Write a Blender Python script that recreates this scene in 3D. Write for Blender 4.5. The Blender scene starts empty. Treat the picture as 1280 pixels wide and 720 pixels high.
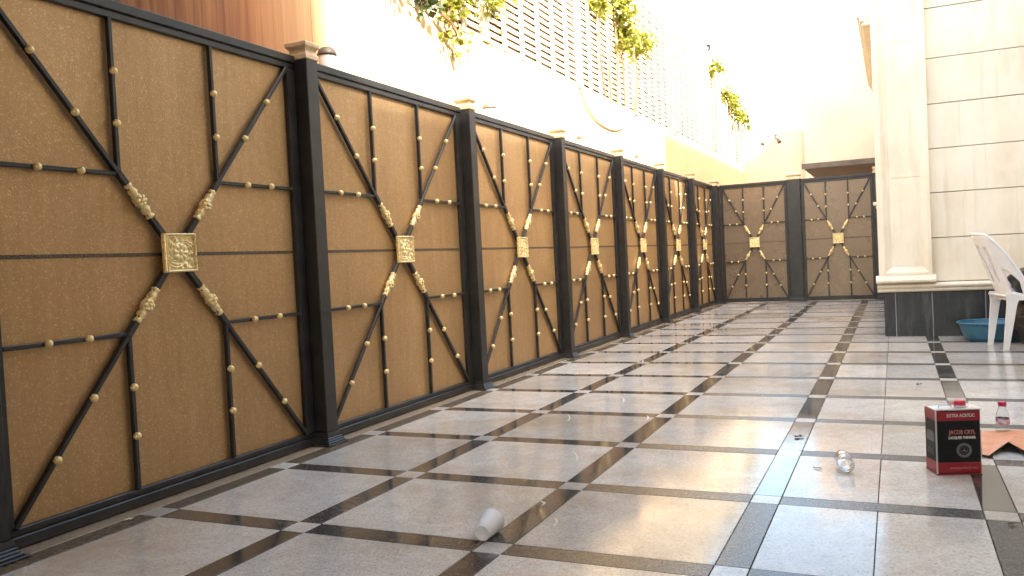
import bpy, math, random
from mathutils import Vector, Matrix, noise
random.seed(7)
R = math.radians
scene = bpy.context.scene
col = scene.collection

# ------------------------------------------------------------------ camera
CAM_H = 0.86
YAW, PITCH, ROLL, FPX = 0.430157, -0.0326204, -0.0503153, 1047.89
cam_d = bpy.data.cameras.new('camera')
cam = bpy.data.objects.new('camera', cam_d)
col.objects.link(cam)
scene.camera = cam
cy, sy = math.cos(YAW), math.sin(YAW)
Fv = Vector((-sy * math.cos(PITCH), cy * math.cos(PITCH), math.sin(PITCH)))
R0 = Vector((cy, sy, 0))
U0 = R0.cross(Fv)
Rv = R0 * math.cos(ROLL) + U0 * math.sin(ROLL)
Uv = -R0 * math.sin(ROLL) + U0 * math.cos(ROLL)
M = Matrix.Identity(4)
for i in range(3):
    M[i][0], M[i][1], M[i][2] = Rv[i], Uv[i], -Fv[i]
M[0][3], M[1][3], M[2][3] = 0, 0, CAM_H
cam.matrix_world = M
cam_d.sensor_width = 36
cam_d.lens = FPX / 1280 * 36
cam_d.clip_start = 0.05
cam_d.clip_end = 2000

# ------------------------------------------------------------------ sky, sun, exposure
SUN_DIR = Vector((1.0, -0.60, 1.0)).normalized()          # towards the sun
SUN_EL = math.asin(SUN_DIR.z)
SUN_AZ = math.atan2(SUN_DIR.x, SUN_DIR.y)
world = bpy.data.worlds.new('World')
scene.world = world
world.use_nodes = True
wn = world.node_tree
bg = wn.nodes['Background']
sky = wn.nodes.new('ShaderNodeTexSky')
sky.sky_type = 'NISHITA'
sky.sun_disc = False
sky.sun_elevation = SUN_EL
sky.sun_rotation = SUN_AZ
sky.dust_density = 3.0
sky.ozone_density = 0.6
sky.air_density = 1.0
tint = wn.nodes.new('ShaderNodeMix'); tint.data_type = 'RGBA'; tint.blend_type = 'MULTIPLY'      # warm white balance multiplied into the sky colour
tint.inputs[0].default_value = 1
tint.inputs[7].default_value = (1.0, .955, .83, 1)
wn.links.new(sky.outputs[0], tint.inputs[6])
wn.links.new(tint.outputs[2], bg.inputs[0])
bg.inputs[1].default_value = 0.15
sl = bpy.data.lights.new('sun', 'SUN')
sl.energy = 3.0
sl.angle = R(1.5)
sl.color = (1, 0.95, 0.87)
so = bpy.data.objects.new('sun', sl)
col.objects.link(so)
so.rotation_euler = (-SUN_DIR).to_track_quat('-Z', 'Y').to_euler()
so.location = SUN_DIR * 40
scene.view_settings.view_transform = 'Standard'
scene.view_settings.look = 'None'
scene.view_settings.exposure = 3.38
scene.view_settings.gamma = 1

# ------------------------------------------------------------------ mesh helpers
class MB:
    def __init__(s):
        s.v, s.f, s.mi, s.sm = [], [], [], []
        s.m = 0
        s.s = False
    def add(s, vs, fs):
        b = len(s.v)
        s.v += [tuple(p) for p in vs]
        for f in fs:
            s.f.append([b + i for i in f])
            s.mi.append(s.m)
            s.sm.append(s.s)
        return s
    def box(s, lo, hi, c=0.0):
        (x0, y0, z0), (x1, y1, z1) = lo, hi
        if c <= 0:
            vs = [(x0,y0,z0),(x1,y0,z0),(x1,y1,z0),(x0,y1,z0),(x0,y0,z1),(x1,y0,z1),(x1,y1,z1),(x0,y1,z1)]
            return s.add(vs, [(0,3,2,1),(4,5,6,7),(0,1,5,4),(1,2,6,5),(2,3,7,6),(3,0,4,7)])
        c = min(c, (x1-x0)*.45, (y1-y0)*.45, (z1-z0)*.45)
        vs, idx = [], {}
        L = (lo, hi)
        for i in (0,1):
            for j in (0,1):
                for k in (0,1):
                    for a in range(3):
                        p = [L[i][0], L[j][1], L[k][2]]
                        for q, e in enumerate((i,j,k)):
                            if q != a: p[q] += c if e == 0 else -c
                        idx[(i,j,k,a)] = len(vs)
                        vs.append(tuple(p))
        fs = []
        def quad(ks):
            f = [idx[k] for k in ks]
            fs.append(f)
        for a in range(3):
            b, d = (a+1) % 3, (a+2) % 3
            for e in (0,1):
                ks = []
                for (p, q) in ((0,0),(1,0),(1,1),(0,1)):
                    t = [0,0,0]; t[a] = e; t[b] = p; t[d] = q
                    ks.append((*t, a))
                if e == 0: ks.reverse()
                quad(ks)
        # edges: along axis a, corner (b,d)
        for a in range(3):
            b, d = (a+1) % 3, (a+2) % 3
            for p in (0,1):
                for q in (0,1):
                    t0 = [0,0,0]; t0[a] = 0; t0[b] = p; t0[d] = q
                    t1 = list(t0); t1[a] = 1
                    ks = [(*t0, b), (*t1, b), (*t1, d), (*t0, d)]
                    if (p + q) % 2 == 1: ks.reverse()
                    quad(ks)
        for i in (0,1):
            for j in (0,1):
                for k in (0,1):
                    ks = [(i,j,k,0),(i,j,k,1),(i,j,k,2)]
                    if (i+j+k) % 2 == 0: ks.reverse()
                    quad(ks)
        return s.add(vs, fs)
    def lathe(s, prof, n=24, cx=0, cy_=0, cap=True):
        vs, fs = [], []
        for r, z in prof:
            for i in range(n):
                a = 2*math.pi*i/n
                vs.append((cx + r*math.cos(a), cy_ + r*math.sin(a), z))
        for k in range(len(prof)-1):
            for i in range(n):
                j = (i+1) % n
                fs.append((k*n+i, k*n+j, (k+1)*n+j, (k+1)*n+i))
        if cap:
            fs.append(tuple(range(n-1, -1, -1)))
            fs.append(tuple((len(prof)-1)*n + i for i in range(n)))
        return s.add(vs, fs)
    def rect_lathe(s, prof, cap=True):
        """profile of (half x, half y, z) swept as nested rectangles"""
        vs, fs = [], []
        for hx, hy, z in prof:
            vs += [(-hx,-hy,z),(hx,-hy,z),(hx,hy,z),(-hx,hy,z)]
        for k in range(len(prof)-1):
            for i in range(4):
                j = (i+1) % 4
                fs.append((k*4+i, k*4+j, k*4+4+j, k*4+4+i))
        if cap:
            fs.append((3,2,1,0)); b = (len(prof)-1)*4
            fs.append((b,b+1,b+2,b+3))
        return s.add(vs, fs)
    def tube(s, pts, rad, n=8, cap=True):
        pts = [Vector(p) for p in pts]
        if not hasattr(rad, '__len__'): rad = [rad]*len(pts)
        vs, fs = [], []
        up = Vector((0.13, 0.27, 0.95)).normalized()
        for i, p in enumerate(pts):
            t = (pts[min(i+1, len(pts)-1)] - pts[max(i-1, 0)]).normalized()
            a = t.cross(up)
            if a.length < 1e-3: a = t.cross(Vector((1,0,0)))
            a.normalize(); b = t.cross(a).normalized()
            for k in range(n):
                q = 2*math.pi*k/n
                vs.append(p + (a*math.cos(q) - b*math.sin(q))*rad[i])
        for i in range(len(pts)-1):
            for k in range(n):
                j = (k+1) % n
                fs.append((i*n+k, i*n+j, i*n+n+j, i*n+n+k))
        if cap:
            fs.append(tuple(range(n-1,-1,-1)))
            fs.append(tuple((len(pts)-1)*n+k for k in range(n)))
        return s.add(vs, fs)
    def extrude_profile(s, prof, x0, x1, m0=0.0, m1=0.0):
        """closed (y,z) profile, counter-clockwise seen from +x, run along x; m0/m1 = mitre slope"""
        n = len(prof)
        vs = [(x0 + m0*y, y, z) for y, z in prof] + [(x1 + m1*y, y, z) for y, z in prof]
        fs = [(i, n+i, n+(i+1) % n, (i+1) % n) for i in range(n)]
        fs = [tuple(reversed(f)) for f in fs]
        fs.append(tuple(range(n-1,-1,-1)))
        fs.append(tuple(range(n, 2*n)))
        return s.add(vs, fs)
    def ball(s, c, r, nu=14, nv=9, sc=(1,1,1)):
        vs, fs = [], []
        c = Vector(c)
        for j in range(1, nv):
            t = math.pi*j/nv
            for i in range(nu):
                a = 2*math.pi*i/nu
                vs.append((c.x+r*sc[0]*math.sin(t)*math.cos(a), c.y+r*sc[1]*math.sin(t)*math.sin(a), c.z-r*sc[2]*math.cos(t)))
        vs.append((c.x, c.y, c.z-r*sc[2])); vs.append((c.x, c.y, c.z+r*sc[2]))
        b, t_ = len(vs)-2, len(vs)-1
        for j in range(nv-2):
            for i in range(nu):
                k = (i+1) % nu
                fs.append((j*nu+i, j*nu+k, (j+1)*nu+k, (j+1)*nu+i))
        for i in range(nu):
            k = (i+1) % nu
            fs.append((b, k, i)); fs.append(((nv-2)*nu+i, (nv-2)*nu+k, t_))
        return s.add(vs, fs)
    def mesh(s, name, mats):
        me = bpy.data.meshes.new(name)
        me.from_pydata(s.v, [], s.f)
        if not isinstance(mats, (list, tuple)): mats = [mats]
        for m in mats: me.materials.append(m)
        if len(mats) > 1: me.polygons.foreach_set('material_index', s.mi)
        me.polygons.foreach_set('use_smooth', s.sm)
        me.update()
        return me

def obj(name, me, mat=None, parent=None, loc=(0,0,0), rot=(0,0,0)):
    if isinstance(me, MB): me = me.mesh(name, mat)
    o = bpy.data.objects.new(name, me)
    o.location = loc; o.rotation_euler = rot
    if parent is not None: o.parent = parent
    col.objects.link(o)
    return o
def tag(o, label=None, cat=None, group=None, kind=None):
    if label: o['label'] = label
    if cat: o['category'] = cat
    if group: o['group'] = group
    if kind: o['kind'] = kind
    return o
def thing(name, label, cat, loc=(0,0,0), rz=0, group=None):
    o = bpy.data.objects.new(name, None)
    o.empty_display_size = .1
    o.location = loc; o.rotation_euler = (0,0,rz)
    col.objects.link(o)
    return tag(o, label, cat, group)

# ------------------------------------------------------------------ material helpers
class N:
    def __init__(s, name):
        s.mat = bpy.data.materials.new(name); s.mat.use_nodes = True
        s.t = s.mat.node_tree; s.p = s.t.nodes['Principled BSDF']
        s.out = s.t.nodes['Material Output']
        s._geo = None; s._tc = None
    def n(s, typ, **kw):
        x = s.t.nodes.new(typ)
        for k, v in kw.items(): setattr(x, k, v)
        return x
    def l(s, a, b): s.t.links.new(a, b)
    def pos(s):
        if not s._geo: s._geo = s.n('ShaderNodeNewGeometry')
        return s._geo.outputs['Position']
    def oc(s):
        if not s._tc: s._tc = s.n('ShaderNodeTexCoord')
        return s._tc.outputs['Object']
    def mapping(s, vec, scale=(1,1,1), loc=(0,0,0)):
        m = s.n('ShaderNodeMapping'); m.inputs['Scale'].default_value = scale; m.inputs['Location'].default_value = loc
        s.l(vec, m.inputs['Vector']); return m.outputs[0]
    def noise(s, vec, scale, detail=3, rough=.55, dist=0):
        x = s.n('ShaderNodeTexNoise'); x.inputs['Scale'].default_value = scale
        x.inputs['Detail'].default_value = detail; x.inputs['Roughness'].default_value = rough
        x.inputs['Distortion'].default_value = dist
        s.l(vec, x.inputs['Vector']); return x.outputs['Fac']
    def vor(s, vec, scale, out='Distance', feature='F1'):
        x = s.n('ShaderNodeTexVoronoi'); x.feature = feature; x.inputs['Scale'].default_value = scale
        s.l(vec, x.inputs['Vector']); return x.outputs[out]
    def ramp(s, fac, stops):
        x = s.n('ShaderNodeValToRGB'); e = x.color_ramp.elements
        while len(e) < len(stops): e.new(.5)
        for el, (p, c) in zip(e, stops):
            el.position = p
            el.color = (c, c, c, 1) if not hasattr(c, '__len__') else (*c, 1)
        s.l(fac, x.inputs[0]); return x.outputs[0]
    def mix(s, fac, a, b, mode='MIX'):
        x = s.n('ShaderNodeMix', data_type='RGBA', blend_type=mode)
        for v, i in ((fac, 0), (a, 6), (b, 7)):
            if hasattr(v, 'links') or hasattr(v, 'is_output'): s.l(v, x.inputs[i])
            elif hasattr(v, '__len__'): x.inputs[i].default_value = (*v, 1)
            elif i == 0: x.inputs[0].default_value = v
            else: x.inputs[i].default_value = (v, v, v, 1)
        return x.outputs[2]
    def math(s, op, a, b=None):
        x = s.n('ShaderNodeMath', operation=op)
        for v, i in ((a, 0), (b, 1)):
            if v is None: continue
            if hasattr(v, 'is_output'): s.l(v, x.inputs[i])
            else: x.inputs[i].default_value = v
        return x.outputs[0]
    def rand(s):
        return s.n('ShaderNodeObjectInfo').outputs['Random']
    def set(s, base=None, rough=None, metal=None, spec=None, coat=None, coat_r=None, trans=None, ior=None):
        m = {'Base Color': base, 'Roughness': rough, 'Metallic': metal, 'Specular IOR Level': spec, 'Coat Weight': coat,
             'Coat Roughness': coat_r, 'Transmission Weight': trans, 'IOR': ior}
        for k, v in m.items():
            if v is None: continue
            i = s.p.inputs[k]
            if hasattr(v, 'is_output'): s.l(v, i)
            elif hasattr(v, '__len__'): i.default_value = (*v, 1)
            else: i.default_value = v
        return s
    def bump(s, h, strength=.3, dist=.01):
        b = s.n('ShaderNodeBump'); b.inputs['Strength'].default_value = strength; b.inputs['Distance'].default_value = dist
        s.l(h, b.inputs['Height']); s.l(b.outputs[0], s.p.inputs['Normal']); return s

MAT = {}
# polished speckled granite slab
m = N('pale_granite'); P = m.pos()
big = m.noise(P, 1.3, 4, .6); mid = m.noise(P, 9, 3, .6); fine = m.noise(P, 160, 2, .7)
grain = m.vor(P, 190, 'Color')
g = m.n('ShaderNodeSeparateColor'); m.l(grain, g.inputs[0])
spk = m.ramp(g.outputs[0], [(0, (.38,.35,.305)), (.14, (.49,.465,.42)), (.55, (.56,.54,.50)), (.9, (.635,.615,.575))])
tone = m.ramp(big, [(.3, (.86,.80,.74)), (.5, (1,1,1)), (.72, (1.06,.99,.92))])
c = m.mix(1, spk, tone, 'MULTIPLY')
c = m.mix(m.ramp(mid, [(.45, 0), (.75, .35)]), c, (.34,.27,.20))
c = m.mix(m.ramp(m.noise(P, .9, 5, .65), [(.47, 0), (.68, .72)]), c, (.37,.285,.19))
mark = m.ramp(m.noise(P, 3.7, 3, .5, .8), [(.50, 0), (.525, .22), (.55, 0)])      # outlines of dried puddles
c = m.mix(mark, c, (.72,.68,.60))
c = m.mix(m.ramp(m.noise(P, 27, 4, .75), [(.64, 0), (.72, .4)]), c, (.25,.20,.15))
rnd = m.ramp(m.rand(), [(0, .80), (1, 1.10)])
c = m.mix(1, c, rnd, 'MULTIPLY')
rg = m.ramp(m.noise(P, 3.1, 5, .65), [(.3, .07), (.62, .15), (.8, .28)])
m.set(c, rg, 0, .24, ior=1.42).bump(fine, .02, .001); MAT['granite'] = m.mat
# dark polished strips
m = N('dark_granite'); P = m.pos()
g = m.n('ShaderNodeSeparateColor'); m.l(m.vor(P, 170, 'Color'), g.inputs[0])
c = m.ramp(g.outputs[0], [(0, (.036,.032,.028)), (.6, (.062,.056,.049)), (.93, (.11,.10,.09))])
c = m.mix(m.ramp(m.noise(P, 2.2, 4, .6), [(.4, 0), (.8, .30)]), c, (.075,.062,.05))
rnd = m.ramp(m.rand(), [(0, .8), (1, 1.35)])
c = m.mix(1, c, rnd, 'MULTIPLY')
m.set(c, m.ramp(m.noise(P, 4, 4, .6), [(.3, .04), (.75, .16)]), 0, .5, ior=1.55); MAT['darkstone'] = m.mat
m2 = m.mat.copy(); m2.name = 'worn_dark_granite'; MAT['wornstone'] = m2
p2 = m2.node_tree.nodes['Principled BSDF']
for lk in list(p2.inputs['Roughness'].links): m2.node_tree.links.remove(lk)
p2.inputs['Roughness'].default_value = .27; p2.inputs['Specular IOR Level'].default_value = .22
m = N('grout'); m.set((.10,.085,.07), .9); MAT['grout'] = m.mat
m = N('tan_edge_stone'); P = m.pos()
c = m.ramp(m.noise(P, 60, 3), [(.3, (.30,.225,.15)), (.7, (.42,.33,.24))]); m.set(c, .14); MAT['edge'] = m.mat
m = N('brown_reflection_band'); P = m.pos()
c = m.ramp(m.noise(P, 50, 3), [(.3, (.12,.085,.055)), (.7, (.18,.135,.09))]); m.set(c, .12); MAT['brownreflect'] = m.mat  # brown stone tone with the fence's golden reflection painted in
# sand coloured ground
m = N('sandy_ground'); P = m.pos()
c = m.ramp(m.noise(P, .8, 5), [(.3, (.24,.20,.15)), (.7, (.33,.28,.21))]); m.set(c, .95); MAT['ground'] = m.mat
# black satin paint on steel
m = N('black_paint'); P = m.pos()
c = m.ramp(m.noise(P, 14, 4, .6), [(.35, (.011,.0108,.011)), (.75, (.026,.024,.023))])
c = m.mix(m.ramp(m.noise(P, 38, 4, .7), [(.68, 0), (.76, .55)]), c, (.075,.038,.02))
m.set(c, m.ramp(m.noise(P, 6, 4), [(.3, .30), (.7, .46)]), 0, .5).bump(m.noise(P, 90, 3), .10, .001); MAT['black'] = m.mat
m = N('scuffed_steel'); P = m.pos()
c = m.ramp(m.noise(m.mapping(P, (40, 40, 300)), 1, 3), [(.4, (.03,.03,.03)), (.6, (.35,.34,.33))]); m.set(c, .4, .3); MAT['ribbed'] = m.mat
# hammered glitter sheet
m = N('bronze_sheet'); P = m.oc()
pat = m.vor(P, 210, 'Color'); g = m.n('ShaderNodeSeparateColor'); m.l(pat, g.inputs[0])
base = m.ramp(m.noise(P, 55, 3, .7), [(.3, (.39,.24,.108)), (.7, (.445,.285,.135))])
fl = m.ramp(g.outputs[0], [(.86, 0), (.96, .55)])
c = m.mix(fl, base, (.66,.49,.28))
dirt = m.ramp(m.math('ADD', m.math('MULTIPLY', m.noise(m.mapping(m.pos(), (1.2, 1.2, .8)), 1.5, 4), .6), m.math('MULTIPLY', m.noise(m.mapping(m.pos(), (1, 14, .7)), 1.7, 5, .65), .45)), [(.36, (.82,.79,.76)), (.62, (1.06,1.05,1.03))])
c = m.mix(1, c, dirt, 'MULTIPLY')
c = m.mix(1, c, m.ramp(m.rand(), [(0, (.90,.89,.88)), (1, (1.07,1.07,1.06))]), 'MULTIPLY')
m.set(c, m.ramp(m.noise(m.pos(), 2.3, 4, .6), [(.3, .30), (.7, .46)]), .45, .5).bump(m.noise(P, 150, 1, .5), .22, .004); MAT['sheet'] = m.mat
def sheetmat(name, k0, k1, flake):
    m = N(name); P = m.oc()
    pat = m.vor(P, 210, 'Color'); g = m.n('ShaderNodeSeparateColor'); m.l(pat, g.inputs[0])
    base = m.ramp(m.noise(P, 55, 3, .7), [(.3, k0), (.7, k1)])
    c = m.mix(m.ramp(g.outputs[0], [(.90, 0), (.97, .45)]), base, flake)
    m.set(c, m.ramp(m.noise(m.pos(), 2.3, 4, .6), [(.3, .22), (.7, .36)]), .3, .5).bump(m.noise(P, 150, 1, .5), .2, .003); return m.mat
MAT['shaded_sheet'] = sheetmat('shaded_bronze_sheet', (.165,.115,.075), (.20,.145,.095), (.34,.26,.18))  # dimmer light at the far end, put into the sheet colour
m = N('sheet_joint'); P = m.oc()
c = m.ramp(m.noise(P, 260, 2, .8), [(.42, (.022,.017,.012)), (.64, (.17,.12,.065))]); m.set(c, .6); MAT['seam'] = m.mat
# gold paint
m = N('gold_paint'); P = m.oc()
c = m.ramp(m.noise(P, 70, 3), [(.3, (.76,.57,.25)), (.7, (.90,.74,.40))])
m.set(c, m.ramp(m.noise(P, 40, 2), [(.3, .22), (.7, .38)]), .35, .5); MAT['gold'] = m.mat
m = N('pale_gold_cap'); P = m.pos()
c = m.ramp(m.noise(P, 40, 4), [(.3, (.50,.34,.19)), (.7, (.66,.50,.31))])
m.set(c, .38, .25); MAT['capgold'] = m.mat
# rendered tan wall with rain streaks
m = N('tan_render'); P = m.pos()
base = m.ramp(m.noise(P, 2.2, 5, .6), [(.3, (.62,.43,.22)), (.7, (.68,.49,.27))])
st = m.noise(m.mapping(P, (1, 7, .25)), 2.2, 5, .7)
st2 = m.noise(m.mapping(P, (1, 26, .35)), 1.6, 4, .7)
sx = m.n('ShaderNodeSeparateXYZ'); m.l(P, sx.inputs[0])
zone = m.ramp(m.math('ADD', m.math('MULTIPLY', sx.outputs[1], .1), m.math('MULTIPLY', st, .05)), [(.36, 1), (.43, .04)])
base = m.mix(zone, base, (.50,.225,.085))
k = m.math('MULTIPLY', m.ramp(m.math('ADD', m.math('MULTIPLY', st, .6), m.math('MULTIPLY', st2, .5)), [(.40, 0), (.66, .9)]), zone)
c = m.mix(k, base, (.22,.075,.034))
m.set(c, .85).bump(m.noise(P, 90, 4), .25, .003); MAT['tan'] = m.mat
m = N('peach_render'); P = m.pos()
c = m.ramp(m.noise(P, 1.1, 5, .6), [(.3, (.60,.44,.31)), (.7, (.69,.53,.40))])
c = m.mix(m.ramp(m.noise(m.mapping(P, (5, 5, .3)), 1.5, 4), [(.52, 0), (.8, .25)]), c, (.42,.31,.23))
m.set(c, .88).bump(m.noise(P, 90, 4), .2, .003); MAT['peach'] = m.mat
# limestone cladding
m = N('cream_limestone'); P = m.pos()
c = m.ramp(m.noise(m.mapping(P, (1.6, 1.6, 1)), 2.6, 5, .62), [(.3, (.72,.61,.45)), (.55, (.79,.70,.545)), (.75, (.82,.74,.60))])
st = m.noise(m.mapping(P, (9, 9, .6)), 1.5, 4, .6)
c = m.mix(m.ramp(st, [(.52, 0), (.75, .35)]), c, (.46,.35,.24))
c = m.mix(1, c, m.ramp(m.rand(), [(0, .96), (1, 1.03)]), 'MULTIPLY')
m.set(c, .55).bump(m.noise(P, 70, 4), .12, .003); MAT['lime'] = m.mat
m = N('stone_joint'); m.set((.34,.24,.15), .9); MAT['joint'] = m.mat
m = N('slate_plinth'); P = m.pos()
c = m.ramp(m.noise(P, 6, 5, .7), [(.3, (.014,.015,.018)), (.75, (.032,.033,.037))])
k = m.math('MULTIPLY', m.ramp(m.noise(m.mapping(P, (9, 9, 1.2)), 1.6, 5, .75), [(.5, 0), (.8, .5)]), 1)
c = m.mix(k, c, (.17,.165,.16)); m.set(c, .33); m.p.inputs['Specular IOR Level'].default_value = .28; MAT['slate'] = m.mat
m = N('pale_mortar'); m.set((.36,.35,.33), .9); MAT['mortar'] = m.mat
m = N('cream_slats'); P = m.pos()
c = m.ramp(m.noise(m.mapping(P, (1, .6, 6)), 5, 4), [(.3, (.60,.46,.27)), (.7, (.74,.61,.40))]); m.set(c, .6); MAT['slat'] = m.mat
m = N('painted_slit_shade'); P = m.pos(); m.set(m.ramp(m.noise(P, 20, 3), [(.3, (.085,.052,.028)), (.7, (.13,.082,.046))]), .9); MAT['shade'] = m.mat
m = N('weathered_canopy'); P = m.pos()
c = m.ramp(m.noise(P, 5, 4), [(.3, (.10,.075,.055)), (.7, (.16,.125,.095))]); m.set(c, .6); MAT['canopy'] = m.mat
# foliage
def leafmat(name, a, b, tr):
    m = N(name)
    c = m.ramp(m.noise(m.pos(), 11, 3), [(.3, a), (.7, b)])
    m.set(c, .5)
    t = m.n('ShaderNodeBsdfTranslucent'); m.l(c, t.inputs[0])
    x = m.n('ShaderNodeMixShader'); x.inputs[0].default_value = tr
    m.l(m.p.outputs[0], x.inputs[1]); m.l(t.outputs[0], x.inputs[2]); m.l(x.outputs[0], m.out.inputs[0])
    return m.mat
MAT['leaf'] = leafmat('vine_leaf', (.13,.15,.014), (.25,.24,.028), .5)
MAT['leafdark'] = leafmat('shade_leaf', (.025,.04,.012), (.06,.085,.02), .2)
MAT['petal'] = leafmat('red_bract', (.45,.05,.02), (.55,.10,.04), .3)
m = N('vine_stem'); m.set((.20,.095,.045), .8); MAT['stem'] = m.mat
# small things
m = N('white_plastic'); P = m.oc()
c = m.ramp(m.noise(P, 6, 4), [(.3, (.70,.67,.64)), (.7, (.78,.76,.73))])
m.set(c, .38); m.p.inputs['Subsurface Weight'].default_value = .08; MAT['wplastic'] = m.mat
m = N('cup_plastic'); m.set((.80,.79,.82), .35); m.p.inputs['Subsurface Weight'].default_value = .15; m.p.inputs['Subsurface Radius'].default_value = (.02,.02,.02); MAT['cup'] = m.mat
m = N('blue_plastic'); P = m.oc()
c = m.ramp(m.noise(P, 9, 4), [(.3, (.028,.115,.19)), (.7, (.042,.155,.24))]); m.set(c, .4); MAT['blue'] = m.mat
m = N('black_bag'); P = m.oc(); m.set((.012,.012,.013), .3).bump(m.noise(P, 18, 4, .6, .6), .6, .02); MAT['bag'] = m.mat
m = N('tin_red'); P = m.oc(); m.set(m.ramp(m.noise(P, 30, 3), [(.3, (.26,.012,.022)), (.7, (.34,.02,.03))]), .28); MAT['tinred'] = m.mat
m = N('tin_black'); P = m.oc(); m.set(m.ramp(m.noise(P, 30, 3), [(.3, (.008,.008,.009)), (.7, (.013,.013,.015))]), .35, 0, .25); MAT['tinblack'] = m.mat
m = N('tin_silver'); P = m.oc(); m.set((.70,.69,.68), m.ramp(m.noise(P, 20, 3), [(.3, .25), (.7, .45)]), .8); MAT['tin'] = m.mat
m = N('print_white'); m.set((.62,.60,.58), .4); MAT['pwhite'] = m.mat
m = N('print_pink'); m.set((.48,.16,.16), .4); MAT['ppink'] = m.mat
m = N('print_grey'); m.set((.13,.13,.135), .4); MAT['pgrey'] = m.mat
m = N('red_cap'); m.set((.62,.03,.08), .35); MAT['redcap'] = m.mat
m = N('magenta_cap'); m.set((.50,.012,.10), .35); MAT['magcap'] = m.mat
m = N('clear_plastic'); P = m.oc()
m.set((.96,.98,1.0), .04, 0, .5, trans=1.0, ior=1.4).bump(m.noise(P, 60, 2), .15, .002); MAT['clear'] = m.mat
m = N('bottle_label'); P = m.oc(); m.set(m.ramp(m.noise(P, 45, 1), [(.50, (.66,.64,.68)), (.60, (.45,.10,.25))]), .4); MAT['blabel'] = m.mat
m = N('orange_sheet'); P = m.oc()
c = m.ramp(m.noise(P, 12, 4), [(.3, (.64,.24,.10)), (.7, (.72,.31,.15))]); m.set(c, .5).bump(m.noise(P, 25, 4), .3, .004); MAT['orange'] = m.mat
m = N('black_backing'); m.set((.010,.011,.010), .5); MAT['backing'] = m.mat
m = N('dry_leaf'); m.set((.035,.02,.012), .7); MAT['dry'] = m.mat
m = N('brown_leaf'); m.set((.19,.10,.05), .7); MAT['brown'] = m.mat
m = N('paper'); m.set((.70,.67,.62), .7); MAT['paper'] = m.mat
m = N('lamp_glass'); m.set((.74,.66,.60), .3); MAT['lampglass'] = m.mat
m = N('lamp_metal'); m.set((.12,.092,.068), .45, .1); MAT['lampmetal'] = m.mat
m = N('grey_metal'); m.set((.13,.12,.11), .45, .5); MAT['gmetal'] = m.mat
m = N('hose_rubber'); m.set((.42,.34,.21), .55); MAT['hose'] = m.mat
m = N('painted_glint'); m.set((.50,.45,.38), .5); MAT['glint'] = m.mat
m = N('gate_paint'); m.set((.16,.13,.10), .5); MAT['gate'] = m.mat

# ------------------------------------------------------------------ ground and courtyard floor
g = MB().add([(-400,-400,-.05),(400,-400,-.05),(400,400,-.05),(-400,400,-.05)], [(0,1,2,3)])
tag(obj('ground', g, MAT['ground']), kind='structure')
fl = MB().box((-2.95, -1.6, -.046), (2.05, 18.45, -.010))
floor = tag(obj('courtyard_floor', fl, MAT['grout']), kind='structure')

XL = [-2.500, -1.848, -1.1316, -0.4300, 0.2716, 0.9732, 1.6748]       # centre lines of the dark strips that run away from us
Y0, PB = 2.2309, 0.70165
HW = .0475; GAP = .0012; TH = .022
cache = {}
def slab_mesh(name, w, d, mat):
    key = (name, round(w, 4), round(d, 4), mat)
    if key not in cache:
        cache[key] = MB().box((-w/2+GAP, -d/2+GAP, -TH), (w/2-GAP, d/2-GAP, 0), .0012).mesh(name, MAT[mat])
    return cache[key]
def lay(name, x0, x1, y0, y1, mat):
    tl = (random.gauss(0, .0007), random.gauss(0, .0007), 0)
    return obj(name, slab_mesh(name, x1-x0, y1-y0, mat), None, floor, ((x0+x1)/2, (y0+y1)/2, random.uniform(-.0004, .0004)), tl)
HX0, HY = -0.106, 8.32
for r in range(-3, 17):
    ya = Y0 + PB*r
    yb = ya + PB
    yend = min(yb - HW, 13.95)
    for i, xc in enumerate(XL):
        hidden = ya > HY + .05 and xc > HX0 + .02
        if not hidden:
            lay('corner_tile', xc-HW, xc+HW, ya-HW, ya+HW, 'granite')
            lay('long_strip', xc-HW, xc+HW, ya+HW, yend, 'brownreflect' if i == 0 else 'wornstone' if r < 1 and i >= 3 else 'darkstone')
        xn = XL[i+1] if i+1 < len(XL) else 2.0
        if hidden: continue
        x0, x1 = xc+HW, xn-HW
        lay('cross_strip', x0, x1, ya-HW, ya+HW, 'wornstone' if i >= 2 else 'darkstone')
        if i == 3:
            lay('granite_slab', x0, -.078, ya+HW, yend, 'granite')
            lay('granite_slab', -.078, x1, ya+HW, yend, 'granite')
        else:
            lay('granite_slab', x0, x1, ya+HW, yend, 'granite')
for k in range(-2, 12):
    lay('edge_strip', -2.70, XL[0]-HW, Y0 + k*1.05, Y0 + (k+1)*1.05, 'edge')
drive = MB().box((-2.85, 13.97, -.012), (1.0, 18.44, -.002))
tag(obj('driveway', drive, MAT['granite']), kind='structure')

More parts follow.
